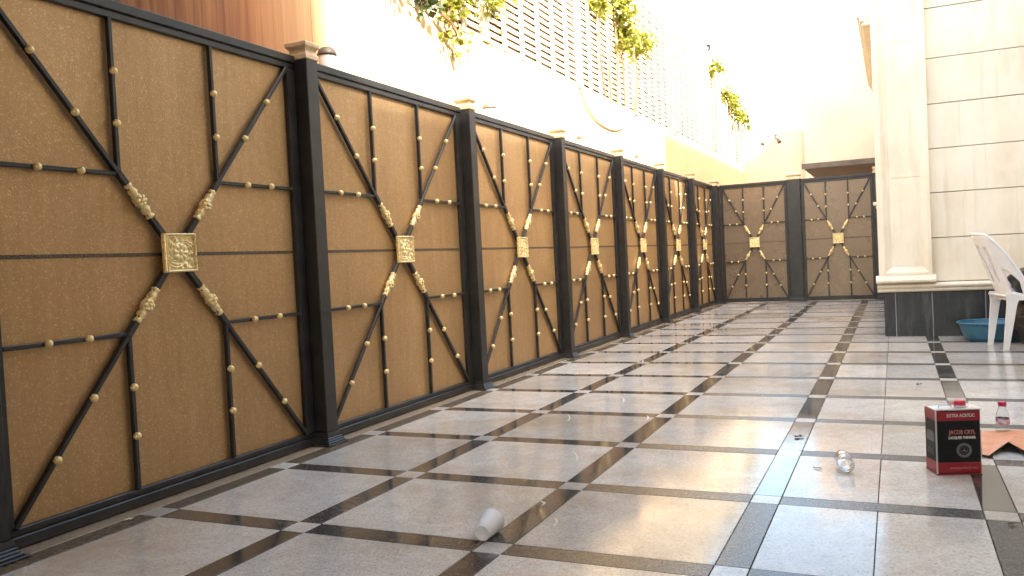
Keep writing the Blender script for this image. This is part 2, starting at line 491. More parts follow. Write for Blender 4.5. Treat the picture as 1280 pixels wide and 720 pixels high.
# ------------------------------------------------------------------ fence panels
ZC, NODE_Z = .957, .301
def bar_mesh(L, w, d, name='bar'):
    key = (name, round(L, 4), w, d)
    if key not in cache:
        cache[key] = MB().box((-L/2, -d/2, -w/2), (L/2, d/2, w/2), .0022).mesh(name, MAT['black'])
    return cache[key]
def medal_height(u, v):
    r = math.hypot(u, v); a = math.atan2(v, u)
    h = 0
    m_ = max(abs(u), abs(v))
    if m_ > .88: return 1.0 if m_ < .975 else .6
    if m_ > .82: return .15
    h = .30 + .10*noise.noise(Vector((u*5, v*5, 3)))
    # rosette: centre boss, ring of petals, scrolls in the corners
    if r < .13: return .75 + .25*math.cos(r/.13*math.pi/2)
    if r < .50:
        pet = abs(math.cos(a*4 + .3))
        h = max(h, .45 + .5*pet*math.sin((r-.13)/.37*math.pi))
        return h
    if r < .57: return .22
    sc = math.sin(12*a + 17*r) * math.cos(19*(r-.55))
    return max(.15, .42 + .42*sc + .12*noise.noise(Vector((u*7, v*7, 1))))
def medallion_meshes():
    if 'medal' in cache: return cache['medal'], cache['relief']
    h = .0785
    cache['medal'] = MB().box((-h, .0, -h), (h, .014, h), .002).mesh('medallion', MAT['gold'])
    n = 64
    b = MB(); b.s = True
    vs, fs = [], []
    for j in range(n+1):
        for i in range(n+1):
            u, v = -1+2*i/n, -1+2*j/n
            vs.append((u*h*.995, -.0012-.0135*medal_height(u, v) if 0 < i < n and 0 < j < n else .0, v*h*.995))
    for j in range(n):
        for i in range(n):
            k = j*(n+1)+i
            fs.append((k, k+1, k+n+2, k+n+1))
    b.add(vs, fs)
    cache['relief'] = b.mesh('relief', MAT['gold'])
    return cache['medal'], cache['relief']
def ornament_mesh():
    """gold casting clasped round the inner diagonal, axis along local x"""
    if 'orn' in cache: return cache['orn'], cache['rosette']
    prof = [(.0135,-.080),(.0165,-.078),(.0165,-.070),(.0125,-.066),(.0175,-.052),(.0190,-.040),(.0140,-.028),(.0195,-.018),(.0215,0),
            (.0195,.018),(.0140,.028),(.0175,.040),(.0165,.050),(.0120,.060),(.0155,.068),(.0155,.077),(.0125,.080)]
    b = MB(); b.s = True
    n = 14
    vs, fs = [], []
    for r, x in prof:
        for i in range(n):
            a = 2*math.pi*i/n
            rr = r*(1 + .16*math.sin(a*5 + x*160))
            vs.append((x, rr*math.cos(a), rr*math.sin(a)))
    for k in range(len(prof)-1):
        for i in range(n):
            j = (i+1) % n
            fs.append((k*n+i, k*n+n+i, k*n+n+j, k*n+j))
    fs.append(tuple(range(n))); fs.append(tuple((len(prof)-1)*n+i for i in range(n-1,-1,-1)))
    b.add(vs, fs)
    cache['orn'] = b.mesh('bar_ornament', MAT['gold'])
    q = MB(); q.s = True
    q.ball((0,-.021,0), .009, 8, 6)
    for i in range(6):
        a = 2*math.pi*i/6
        q.ball((.0155*math.cos(a), -.016, .0155*math.sin(a)), .0105, 7, 5, (1,.75,1))
    cache['rosette'] = q.mesh('rosette', MAT['gold'])
    return cache['orn'], cache['rosette']
def bead_mesh():
    if 'bead' not in cache:
        b = MB(); b.s = True
        b.ball((0,0,0), .0148, 14, 9)
        cache['bead'] = b.mesh('gold_bead', MAT['gold'])
    return cache['bead']
def keyed(key, fn):
    if key not in cache: cache[key] = fn()
    return cache[key]

def fence_panel(loc, rz, hw, H, label, group, topz=1.905, sheet_mat='sheet'):
    """local x = along the fence (to the right as one faces it), -y = towards the viewer; y=0 is the face of the rails"""
    t = thing('screen_fence', label, 'fence', loc, rz, group)
    k = (round(hw, 3), round(H, 3))
    def rail(z0, z1, groove):
        b = MB()
        if z0 > 1:
            b.box((-H, 0, z0+.030), (H, .045, z1), .003); b.box((-H, .008, z0), (H, .045, z0+.027), .003); b.box((-H+.002, .012, z0+.02), (H-.002, .04, z0+.034))
        else:
            b.box((-H, 0, z0), (H, .045, z1-.026), .003); b.box((-H, .008, z1-.023), (H, .045, z1), .003); b.box((-H+.002, .012, z1-.03), (H-.002, .04, z1-.018))
        return b.mesh('rail', MAT['black'])
    obj('top_rail', keyed(('tr', k), lambda: rail(1.838, topz, 0)), None, t)
    obj('bottom_rail', keyed(('br', k), lambda: rail(.004, .068, 0)), None, t)
    for s in (-1, 1):
        def side():
            a, b_ = sorted((s*hw, s*(H-.0015)))
            return MB().box((a, .004, .0695), (b_, .043, 1.8365), .003).mesh('side_rail', MAT['black'])
        obj('side_rail', keyed(('sr', k, s), side), None, t)
    def sheet(z0, z1):
        return MB().box((-hw-.004, .028, z0), (hw+.004, .034, z1)).mesh('bronze_sheet', MAT[sheet_mat])
    obj('bronze_sheet', keyed(('sh', k, 0), lambda: sheet(.062, .9485)), None, t)
    obj('bronze_sheet', keyed(('sh', k, 1), lambda: sheet(.9605, 1.843)), None, t)
    obj('joint_strip', keyed(('js', k), lambda: MB().box((-hw, .0255, .9475), (hw, .036, .9615)).mesh('joint_strip', MAT['seam'])), None, t)
    sc = hw/.745
    nx = .252*sc
    for sx_ in (-1, 1):
        for sz in (-1, 1):
            zn = ZC + sz*NODE_Z
            ztop = 1.838 if sz > 0 else .068
            # vertical bar
            L = abs(ztop - zn)
            obj('vertical_bar', bar_mesh(L, .017, .020), None, t, (sx_*nx, .012, (zn+ztop)/2), (0, math.pi/2, 0))
            # horizontal bar
            L = hw - nx
            obj('horizontal_bar', bar_mesh(L, .015, .018), None, t, (sx_*(hw+nx)/2, .0125, zn), (0, 0, 0))
            # outer diagonal
            a = Vector((sx_*nx, zn)); b = Vector((sx_*hw, ztop)); d = b-a
            obj('diagonal_bar', bar_mesh(d.length, .0175, .021), None, t, ((a.x+b.x)/2, .0105, (a.y+b.y)/2), (0, -math.atan2(d.y, d.x), 0))
            # inner thicker diagonal
            c_ = Vector((sx_*.045*sc, ZC + sz*.055)); a2 = a + (a-c_)*.03; d = a2-c_
            obj('inner_bar', bar_mesh(d.length, .024, .024), None, t, ((a2.x+c_.x)/2, .009, (a2.y+c_.y)/2), (0, -math.atan2(d.y, d.x), 0))
            om, rm = ornament_mesh()
            e = c_ + (a-c_)*(.60 + random.gauss(0, .015))
            o = obj('bar_ornament', om, None, t, (e.x, .006, e.y), (0, -math.atan2(sz*abs(d.y), d.x), 0))
            obj('rosette', rm, None, o)
            # gold beads
            bm_ = bead_mesh(); jj = lambda: random.gauss(0, .0035)
            for q in (.335, .655):
                z = zn + (ztop-zn)*q
                obj('gold_bead', bm_, None, t, (sx_*nx + random.gauss(0,.0008), -.001, z + jj()))
                obj('gold_bead', bm_, None, t, (sx_*(nx + (hw-nx)*(q+.02)), -.0015, z + sz*.012 + jj()*.4))
                obj('gold_bead', bm_, None, t, (sx_*(nx + (hw-nx)*(q+.02)) + jj(), -.001, zn + random.gauss(0,.0008)))
    mm, rm = medallion_meshes()
    o = obj('medallion', mm, None, t, (random.gauss(0,.0015), -.012, ZC + random.gauss(0,.0015)), (0, random.gauss(0, R(.5)), 0))
    obj('relief', rm, None, o)
    return t

CAPP = [(.050,.0),(.053,.003),(.053,.020),(.050,.025),(.043,.033),(.042,.043),(.046,.052),(.055,.060),(.057,.065),(.057,.080),(.053,.085),(.014,.097)]
def fence_post(loc, rz, wx, wy, label, group, z1=1.885):
    t = thing('fence_post', label, 'fence post', loc, rz, group)
    k = (wx, wy)
    obj('shaft', keyed(('post', k, z1), lambda: MB().box((-wx/2, -wy/2, .062), (wx/2, wy/2, z1), .004).mesh('shaft', MAT['black'])), None, t)
    def base():
        b = MB(); hx, hy = wx/2, wy/2
        b.rect_lathe([(hx+.022,hy+.022,.008),(hx+.022,hy+.022,.014),(hx+.017,hy+.017,.018),(hx+.017,hy+.017,.024),(hx+.012,hy+.012,.028),
                      (hx+.012,hy+.012,.034),(hx+.007,hy+.007,.038),(hx+.007,hy+.007,.044),(hx+.003,hy+.003,.063)])
        return b.mesh('base', MAT['black'])
    obj('base', keyed(('pbase', k), base), None, t)
    obj('base_plate', keyed(('pplate', k), lambda: MB().box((-wx/2-.035, -wy/2-.038, .001), (wx/2+.035, wy/2+.038, .0085), .002).mesh('base_plate', MAT['black'])), None, t)
    def cap():
        return MB().rect_lathe([(wx/2-.048+r, wy/2-.048+r, z) for r, z in CAPP]).mesh('cap', MAT['capgold'])
    obj('cap', keyed(('cap', k), cap), None, t, (0, 0, z1-.002))
    return t
FX = -2.62
PITCH_F = 1.706
ordn = ['largest, cut off at the left', 'second nearest the camera', 'third nearest the camera', 'fourth nearest the camera',
        'fifth nearest the camera', 'sixth nearest the camera', 'farthest, last before the corner']
for k in range(7):
    fence_panel((FX, 2.51 + PITCH_F*k, 0), math.pi/2, .745, (PITCH_F-.090)/2 - .0015,
                'bronze panel with gold beads in the long left fence, ' + ordn[k], 'bronze panels of the long left fence')
pl = ['cut off at the left edge of the photo', 'nearest whole post, standing beside the white wall lamp', 'second whole post from the camera', 'third whole post from the camera', 'fourth whole post from the camera',
      'fifth whole post from the camera', 'sixth whole post from the camera', 'last one before the corner']
for k in range(8):
    yy = 2.51 - PITCH_F/2 + PITCH_F*k
    fence_post((FX+.012, yy, 0), 0, .108, .090, 'black fence post with gold cap, ' + pl[k], 'black posts of the long left fence', 1.888)
YB = 13.80
fence_panel((-2.035, YB, 0), 0, .475, .520, 'bronze panel across the far end, left one next to the corner', 'bronze panels across the far end', sheet_mat='shaded_sheet')
fence_panel((-.790, YB, 0), 0, .475, .520, 'bronze panel across the far end, right one beside the stone house', 'bronze panels across the far end', sheet_mat='shaded_sheet')
fence_post((-2.612, YB-.03, 0), 0, .110, .11, 'black post at the left end of the far panels, right in the corner', 'black posts across the far end', 1.888)
fence_post((-1.4125, YB+.005, 0), 0, .200, .10, 'wide black post with gold cap between the two far panels', 'black posts across the far end', 1.905)
fence_post((-.205, YB+.005, 0), 0, .128, .10, 'black post at the right end of the far panels, half behind the house', 'black posts across the far end', 1.905)

# ------------------------------------------------------------------ boundary wall on the left with slatted screen
WX = -2.90
bw = thing('boundary_wall', 'tall tan rendered wall with rusty streaks behind the long fence', 'wall', (WX, 6, 0))
for a, b in ((-8, -.4), (-.4, 3.835), (3.835, 9.0), (9.0, 14.0), (14.0, 18.5)):
    obj('wall_section', MB().box((-.25, a-6+.0015, -.04), (0, b-6-.0015, 2.60), .002), MAT['tan'], bw)
sc = thing('slatted_screen', 'cream slatted privacy screen on top of the tan wall', 'screen', (WX, 0, 2.60))
SEC = [3.9, 6.05, 8.25, 10.3, 12.35, 14.4, 16.45, 18.45]
NS, SPI = 25, .0625
for s0, s1 in zip(SEC, SEC[1:]):
    L = s1 - s0 - .11
    me = keyed(('slat', round(L, 3)), lambda: MB().box((-.018, -L/2, 0), (-.008, L/2, .0345)).mesh('slat', MAT['slat']))
    for j in range(NS):
        obj('slat', me, None, sc, (random.uniform(-.002,.002), (s0+s1)/2, .012 + j*SPI + random.uniform(-.002,.002)), (random.uniform(-.04,.04), 0, 0) if False else (0,0,random.uniform(-.001,.001)))
    n = max(3, round((s1-s0)/.36))
    for i in range(1, n):
        obj('batten', keyed('batten', lambda: MB().box((-.0075, -.032, .0), (.010, .032, 1.575), .002).mesh('batten', MAT['slat'])), None, sc, (0, s0 + (s1-s0)*i/n, 0))
for s0, s1 in zip(SEC, SEC[1:]):
    obj('slit_shade_sheet', MB().box((-.046, s0+.056, .004), (-.040, s1-.056, 1.57)), MAT['shade'], sc)  # dark sheet added so the gaps between slats read as shaded
for s in SEC:
    obj('screen_post', keyed('sp', lambda: MB().box((-.05, -.055, .0), (.018, .055, 1.60), .003).mesh('screen_post', MAT['slat'])), None, sc, (0, s, 0))

# wall lamps
names = ['nearest, just beyond the first fence post', 'second from the camera', 'third from the camera', 'farthest of the four']
for k, y in enumerate((3.825, 5.85, 7.945, 10.0)):
    t = thing('wall_lamp', 'white cylinder wall lamp with dark dome top, ' + names[k], 'wall lamp', (-2.80, y, 1.93), 0, 'wall lamps behind the long fence')
    b = MB(); b.s = True; b.lathe([(.046,.0),(.048,.004),(.048,.098),(.046,.102)], 24); obj('glass', b, MAT['lampglass'], t)
    b = MB(); b.s = True; b.lathe([(.053,.102),(.055,.108),(.053,.118),(.046,.134),(.032,.146),(.016,.152),(.003,.154)], 24); obj('dome', b, MAT['lampmetal'], t)
    b = MB(); b.lathe([(.052,-.022),(.054,-.018),(.054,-.003),(.05,-.0005)], 24); obj('foot_ring', b, MAT['lampmetal'], t)
    b = MB(); b.box((-.099, -.022, -.018), (-.047, .022, .006), .003); obj('bracket', b, MAT['lampmetal'], t)

# hose loop
pts = []
ctrl = [(8.236,2.60),(8.30,2.50),(8.45,2.40),(8.80,2.31),(9.30,2.295),(9.70,2.38),(9.90,2.50),(9.99,2.60)]
for i in range(len(ctrl)-1):
    p0, p1, p2, p3 = (Vector(ctrl[max(0, min(len(ctrl)-1, i+q))]) for q in (-1,0,1,2))
    for s in range(5):
        t_ = s/5
        p = .5*((2*p1) + (p2-p0)*t_ + (2*p0-5*p1+4*p2-p3)*t_**2 + (3*p1-p0-3*p2+p3)*t_**3)
        pts.append((WX+.014, p.x, p.y))
pts.append((WX+.014, 9.99, 2.60))
b = MB(); b.s = True; b.tube(pts, .009, 8)
tag(obj('hose', b, MAT['hose']), 'loop of thin hose hanging from the slatted screen onto the wall', 'hose')

# climbing plants
def leaf_faces(b, p, size, rng):
    d = Vector((rng.gauss(0,1), rng.gauss(0,1), rng.gauss(0,.8)-.3)).normalized()
    u = d.cross(Vector((rng.gauss(0,1), rng.gauss(0,1), rng.gauss(0,1)))).normalized()
    n = d.cross(u)
    L, W = size, size*.42
    b.add([p, p+d*L*.45+u*W+n*L*.06, p+d*L, p+d*L*.45-u*W+n*L*.06, p+d*L*.5-n*L*.05], [(0,4,1),(1,4,2),(0,3,4),(3,2,4)])
def vine(name, label, clumps, stems, n, size, seed, mats=('leaf',), extra=None):
    rng = random.Random(seed)
    cx = sum(c[0][1] for c in clumps)/len(clumps)
    base = Vector((WX-.1, cx, 2.60))
    t = thing(name, label, 'climbing plant', base)
    b = MB()
    tot = sum(c[1][0]*c[1][1]*c[1][2] for c in clumps)
    tw = MB()
    for c, r, mi in clumps:
        k = int(n*r[0]*r[1]*r[2]/tot)
        b.m = mi
        c = Vector(c)
        nsub = max(4, k//55)
        subs = []
        for _ in range(nsub):
            while True:
                q = Vector((rng.uniform(-1,1), rng.uniform(-1,1), rng.uniform(-1,1)))
                if q.length < 1: break
            s_ = c + Vector((q.x*r[0], q.y*r[1], q.z*r[2]))
            subs.append(s_)
            mid = (c + s_)/2 + Vector((0, 0, .04))
            tw.tube([c - base, mid - base, s_ - base], [.006, .004, .002], 5)
        for i in range(k):
            s_ = rng.choice(subs)
            p = s_ + Vector((rng.gauss(0,.045), rng.gauss(0,.06), rng.gauss(0,.06)))
            if p.z < 2.62 and p.x < WX + .02: p.x = WX + rng.uniform(.02, .09)
            leaf_faces(b, p - base, size*rng.uniform(.6,1.25), rng)
    obj('foliage', b, [MAT[x] for x in mats], t)
    for st in stems:
        tw.tube([Vector(p) - base for p in st], [.012]*(len(st)-1) + [.005], 6)
    obj('stems', tw, MAT['stem'], t)
    return t
vine('vine', 'sunlit yellow green vine spilling over the wall top at the near end of the screen',
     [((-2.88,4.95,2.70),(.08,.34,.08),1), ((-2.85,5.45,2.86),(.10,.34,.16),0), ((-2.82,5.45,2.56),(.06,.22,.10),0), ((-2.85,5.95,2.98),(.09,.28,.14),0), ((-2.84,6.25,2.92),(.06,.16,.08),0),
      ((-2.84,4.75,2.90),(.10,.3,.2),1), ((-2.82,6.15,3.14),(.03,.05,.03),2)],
     [[(-2.85,5.35,2.62),(-2.83,5.40,2.85),(-2.84,5.6,3.1)], [(-2.84,5.2,2.62),(-2.80,5.3,2.57),(-2.80,5.4,2.46)], [(-2.84,5.25,2.62),(-2.84,5.22,2.9),(-2.85,5.15,3.15)]],
     760, .066, 3, ('leaf','leafdark','petal'))
vine('vine', 'bushy yellow green vine with bare brown stems halfway along the screen',
     [((-2.84,9.0,3.66),(.09,.40,.16),0), ((-2.82,9.7,3.60),(.11,.45,.20),0), ((-2.82,10.4,3.52),(.10,.40,.20),0), ((-2.84,9.8,3.32),(.07,.25,.10),0), ((-2.84,10.8,3.58),(.07,.25,.14),0), ((-2.84,9.6,3.85),(.08,.4,.10),0)],
     [[(-2.87,9.2,2.62),(-2.86,9.15,2.95),(-2.84,9.3,3.5)], [(-2.87,9.75,2.62),(-2.86,9.70,3.0),(-2.84,9.6,3.5)], [(-2.87,9.0,2.62),(-2.86,8.85,3.0),(-2.84,8.8,3.5)], [(-2.87,10.2,2.62),(-2.86,10.3,3.0),(-2.84,10.2,3.4)],
      [(-2.87,9.45,2.62),(-2.86,9.5,3.1),(-2.84,9.75,3.4)]],
     900, .072, 4)
vine('vine', 'sparse green vine at the far end of the screen near the corner',
     [((-2.82,15.3,4.05),(.08,.35,.22),0), ((-2.82,16.2,3.85),(.10,.5,.2),0), ((-2.82,17.2,3.65),(.10,.5,.24),0), ((-2.80,18.0,3.5),(.10,.35,.28),0)],
     [[(-2.87,15.3,2.62),(-2.86,15.4,3.2),(-2.84,15.3,4.1)], [(-2.87,17.6,2.62),(-2.86,17.5,3.0),(-2.84,17.3,3.6)], [(-2.86,18.2,2.62),(-2.84,18.25,3.1),(-2.82,18.1,3.6)]],
     700, .080, 5)
b = MB(); b.s = True; b.tube([(0,0,0),(0,0,1.95)], .014, 8); b.box((-.03,-.03,1.93),(.03,.03,2.03),.004)
tag(obj('aerial_pole', b, MAT['gmetal'], None, (-3.0, 15.75, 2.62)), 'thin grey pole sticking up above the far screen', 'pole')

# ------------------------------------------------------------------ back walls, canopy, spotlights
t = thing('back_wall', 'low peach wall closing the far end behind the fence', 'wall', (-2.2, 18.5, 0))
obj('wall_body', MB().box((-.95, 0, -.04), (.548, .25, 3.22), .004), MAT['peach'], t)
obj('coping', MB().box((-.95, -.004, 3.221), (.548, .254, 3.27), .006), MAT['peach'], t)
t = thing('tall_back_wall', 'tall peach house wall rising above the far fence', 'wall', (0, 18.4, 0))
obj('wall_body', MB().box((-1.65, 0, -.04), (3.0, 4.0, 4.5), .01), MAT['peach'], t)
obj('parapet', MB().box((-1.648, .002, 4.501), (2.998, 3.998, 4.70), .004), MAT['peach'], t)
t = thing('entrance_canopy', 'flat brown canopy jutting out from the tall peach wall', 'canopy', (-.6, 16.5, 2.12))
obj('roof_slab', MB().box((-.75, -1.9, .02), (.75, 1.895, .075), .005), MAT['canopy'], t)
obj('soffit_panel', MB().box((-.72, -1.86, -.004), (.72, 1.85, .018), .003), MAT['canopy'], t)
obj('fascia', MB().box((-.755, -1.925, -.004), (.755, -1.902, .085), .003), MAT['canopy'], t)
for i, (x, z) in enumerate(((-2.40, 3.05), (-2.17, 3.06))):
    s = 1 if i else -1
    t = thing('spotlight', ('small dark spotlight on a curved arm on the far wall, ' + ('right one' if i else 'left one')), 'spotlight', (x-.04*s, 18.5, z+.12), 0, 'spotlights on the far wall')
    b = MB(); b.s = True
    b.tube([(0,-.002,.05),(0,-.08,.03),(.01*s,-.14,-.03),(.03*s,-.18,-.09),(.06*s,-.20,-.08)], .009, 8); obj('arm', b, MAT['gmetal'], t)
    b = MB(); b.s = True
    b.tube([(.05*s,-.19,-.06),(.085*s,-.22,-.12),(.10*s,-.235,-.15)], [.02,.038,.042], 10); obj('lamp_head', b, MAT['lampmetal'], t)
    b = MB(); b.lathe([(.03,-.012),(.032,0)], 14); o = obj('wall_plate', b, MAT['gmetal'], t, (0,-.002,.05), (math.pi/2,0,0))

# ------------------------------------------------------------------ stone house on the right
HXL, HXR, HTOP = -0.106, 6.0, 3.32
WF = 8.335                      # face of the cladding
hs = thing('stone_house', 'cream stone clad house with dark plinth and framed corner pilaster', 'house', (0, 8.3, 0))
def hp(name, b, mat): return obj(name, b, mat, hs, (0, -8.3, 0))
hp('wall_core', MB().box((HXL+.03, WF+.035, -.04), (HXR, 17.0, HTOP)), MAT['joint'])
hp('side_render', MB().box((HXL, WF+.10, .50), (HXL+.028, 16.99, HTOP-.002)), MAT['lime'])
# plinth slabs
edges = [HXL, -.012, .286, .70, 1.12, 1.56, 1.99]
hp('plinth_mortar', MB().box((HXL+.004, HY+.006, -.03), (1.99, WF+.034, .396)), MAT['mortar'])
for a, b_ in zip(edges, edges[1:]):
    hp('plinth_slab', MB().box((a+.004, HY, -.012), (b_-.004, HY+.03, .398), .002), MAT['slate'])
for j in range(6):
    hp('side_plinth_slab', MB().box((HXL-.002, HY+.032+j*1.44, -.012), (HXL+.026, HY+.032+j*1.44+1.434, .398), .002), MAT['slate'])
# ledge moulding, mitred round the corner
prof = [(.0, .40), (-.022, .402), (-.034, .412), (-.036, .424), (-.030, .430), (-.044, .438), (-.054, .450), (-.054, .462), (-.046, .470), (-.030, .480), (.0, .482)]
prof_ccw = list(reversed(prof))
b = MB(); b.extrude_profile([(HY+.004+y, z) for y, z in prof], HXL-.052, 1.99); hp('ledge', b, MAT['lime'])
hp('side_ledge', MB().box((HXL-.05, HY+.006, .404), (HXL+.02, 16.9, .478), .012), MAT['lime'])
# pilaster: frame strips round a recessed panel
PX0, PX1, PYF = -.140, .292, 8.262
hp('pilaster_core', MB().box((PX0+.004, PYF+.03, .55), (PX1-.004, WF+.033, HTOP-.004)), MAT['lime'])
zt = HTOP-.01
b = MB()
i0, i1, zi = -.030, .222, .625
o0, o1, zo = PX0, PX1, .552
yr, yf = PYF+.024, PYF
e0, e1, ze = o0+.052, o1-.028, zo+.024
# left flat strip, right flat strip, bottom flat, then the splayed reveals down to the panel
b.add([(o0,yf,zo),(e0,yf,ze),(e0,yf,zt),(o0,yf,zt)], [(0,1,2,3)])
b.add([(e1,yf,ze),(o1,yf,zo),(o1,yf,zt),(e1,yf,zt)], [(0,1,2,3)])
b.add([(o0,yf,zo),(o1,yf,zo),(e1,yf,ze),(e0,yf,ze)], [(0,1,2,3)])
b.add([(e0,yf,ze),(i0,yr,zi),(i0,yr,zt),(e0,yf,zt)], [(0,1,2,3)])
b.add([(i1,yr,zi),(e1,yf,ze),(e1,yf,zt),(i1,yr,zt)], [(0,1,2,3)])
b.add([(e0,yf,ze),(e1,yf,ze),(i1,yr,zi),(i0,yr,zi)], [(0,1,2,3)])
b.add([(o0,yf,zo),(o0,yf,zt),(o0,WF+.03,zt),(o0,WF+.03,zo)], [(0,1,2,3)])
b.add([(o1,yf,zo),(o1,WF+.03,zo),(o1,WF+.03,zt),(o1,yf,zt)], [(0,1,2,3)])
hp('pilaster_frame', b, MAT['lime'])
for z0, z1 in ((zi-.004, 1.42), (1.424, 2.62), (2.624, zt)):
    hp('pilaster_panel', MB().box((i0-.002, yr-.0005+.001, z0), (i1+.002, yr+.012, z1)), MAT['lime'])
bp_ = [(.0, .484), (-.020, .4845), (-.032, .494), (-.035, .508), (-.030, .520), (-.016, .526), (-.010, .538), (.0, .551)]
b = MB(); b.extrude_profile([(PYF+.002+y, z) for y, z in bp_] + [(WF+.03, .551), (WF+.03, .484)], PX0-.026, PX1+.028); hp('pilaster_base', b, MAT['lime'])
# stone courses
zs = [.484, .873, 1.272, 1.660, 2.052, 2.452, 2.890, 3.31]
cuts = [(.90,), (.555, 1.22), (.735, 1.40), (.545, 1.20), (1.1,), (1.25,), (.9, 1.6), (.6, 1.3), (.9, 1.6), (.6, 1.3), (.9, 1.6), (.6, 1.3)]
for ci, (z0, z1) in enumerate(zip(zs, zs[1:])):
    xs = [PX1+.002] + [c for c in cuts[ci]] + [1.985]
    for a, b_ in zip(xs, xs[1:]):
        dx0 = .0 if a < .3 else .0002
        hp('stone_block', MB().box((a+dx0, WF+random.uniform(-.0015,.0015), z0+.0034), (b_-.0002, WF+.034, z1-.0034), .0012), MAT['lime'])
# cornice over the side face
b = MB()
for k, (w, z0, z1) in enumerate(((.085, 2.822, 2.842), (.066, 2.8425, 2.862), (.105, 2.8625, 2.90), (.125, 2.9005, 2.96))):
    b.box((HXL-w-.022, PYF+.055+k*.004, z0), (HXL-.002, 12.0-k*.004, z1), .005)
hp('cornice', b, MAT['lime'])
b = MB(); b.box((HXL-.13, 11.6, 1.33), (HXL-.002, 11.9, 1.37), .004); b.box((HXL-.10, 11.63, 1.28), (HXL-.002, 11.87, 1.3295), .012); hp('corbel', b, MAT['lime'])
hp('added_shade_storey', MB().box((2.6, WF+.02, HTOP+.122), (HXR, 17.0, 8.1), .01), MAT['peach'])  # unseen storey added to shade the far part of the wall
hp('roof_edge', MB().box((HXL-.06, WF-.03, HTOP+.001), (HXR, 17.05, HTOP+.12), .01), MAT['lime'])

# unseen wing and tower added to shape the sun's shade in the courtyard
wg = thing('added_shade_wing', 'unseen house wing added on the right to shade the courtyard', 'house wing', (2.0, 4, 0))
obj('wall', MB().box((0, -4.73, -.04), (6, 4.33, 6.52), .01), MAT['lime'], wg)
obj('shade_tower', MB().box((0, -14, -.04), (3, -4.74, 11.2), .01), MAT['peach'], wg)
cpt = thing('added_shade_roof', 'unseen flat roof added to darken the near end of the courtyard', 'shade_roof', (-.3, -3, 3.05))  # unseen roof added to cut skylight on the near floor and fence
obj('roof_slab', MB().box((-2.55, -6, 0), (2.28, 5.9, .16), .01), MAT['peach'], cpt)
for sx_ in (-2.2, 2.0):
    obj('column', MB().box((sx_-.1, 3.0, -3.05), (sx_+.1, 3.2, -.001), .01), MAT['lime'], cpt)
for yy in (-1.6, .6, 2.8):
    for zz in (1.0, 4.0):
        w = obj('window', MB().box((-.03, yy-.5, zz), (-.001, yy+.5, zz+1.3), .004), MAT['lime'], wg)
        obj('pane', MB().box((-.036, yy-.44, zz+.06), (-.031, yy+.44, zz+1.24)), MAT['darkstone'], w)

# ------------------------------------------------------------------ white chair, bag, basin
ch = thing('plastic_chair', 'white plastic garden chair at the right edge of the photo by the stone house', 'chair', (.700, 7.45, 0), R(11))
b = MB(); b.s = True
nu, nv = 28, 14
idx = {}
vs = []
def backpt(u, v):
    th = u*R(100)
    a = abs(u)
    ztop = .885 - .012*a - .46*max(0, (a-.34)/.66)**1.55
    z0 = .405
    z = z0 + (ztop-z0)*v
    x = .13 - .13*math.cos(th) if abs(th) < math.pi/2 else .13 + .3*math.sin(abs(th)-math.pi/2)
    y = (.205 + .02*v)*math.sin(th) if abs(th) < math.pi/2 else (.205+.02*v)*(1 if th > 0 else -1)
    x += -.36*(z-z0)*(1-.55*a**2) + .03*v*v*0
    return (x+.02, y, z)
for i in range(nu+1):
    for j in range(nv+1):
        idx[i, j] = len(vs); vs.append(backpt(-1+2*i/nu, j/nv))
fs = []
for i in range(nu):
    for j in range(nv):
        u = abs(-1+2*(i+.5)/nu); v = (j+.5)/nv
        if .50 < u < .80 and .10 < v < .50: continue                # side openings
        if u < .30 and i % 4 in (1, 2) and .2 < v < .8: continue      # slots in the back
        fs.append((idx[i,j], idx[i,j+1], idx[i+1,j+1], idx[i+1,j]))
b.add(vs, fs)
bk = obj('backrest', b, MAT['wplastic'], ch)
md = bk.modifiers.new('thick', 'SOLIDIFY'); md.thickness = .012; md.offset = 0
# rolled rim along the top edge
b = MB(); b.s = True; b.tube([backpt(-1+2*i/40, 1) for i in range(41)], .011, 8); obj('rim', b, MAT['wplastic'], ch)
b = MB(); b.s = True
vs, fs = [], []
n = 14
for i in range(n+1):
    for j in range(n+1):
        x = .0 + .43*i/n; y = (-.215 + .43*j/n)*(1 - .10*(1-i/n)**3)
        z = .415 - .022*math.sin(math.pi*i/n)*math.sin(math.pi*j/n) - (.02*(i/n)**6)
        vs.append((x, y, z))
for i in range(n):
    for j in range(n): k = i*(n+1)+j; fs.append((k, k+n+1, k+n+2, k+1))
b.add(vs, fs)
st = obj('seat', b, MAT['wplastic'], ch); md = st.modifiers.new('thick', 'SOLIDIFY'); md.thickness = .014
for sx_, sy_ in ((0,-1),(0,1),(1,-1),(1,1)):
    top = Vector((.055 if sx_ == 0 else .375, sy_*.195, .425)); bot = Vector((.0 if sx_ == 0 else .43, sy_*.185, 0))
    b = MB(); vs = []
    for k in range(6):
        f_ = k/5; p = top.lerp(bot, f_); w = .038*(1-f_) + .018*f_ + (.012 if k == 0 else 0); d = .016*(1-f_)+.013*f_
        vs += [(p.x-w, p.y-d, p.z), (p.x+w, p.y-d, p.z), (p.x+w*.9, p.y+d, p.z), (p.x-w*.9, p.y+d, p.z)]
    fs = [(3,2,1,0)][::-1]
    for k in range(5):
        for i in range(4): j = (i+1) % 4; fs.append((k*4+i, k*4+4+i, k*4+4+j, k*4+j))
    fs.append((20,21,22,23)[::-1])
    b.add(vs, fs); obj('leg', b, MAT['wplastic'], ch)
b = MB()
b.box((.09, -.222, .372), (.36, -.208, .412), .003); b.box((.09, .208, .372), (.36, .222, .412), .003)
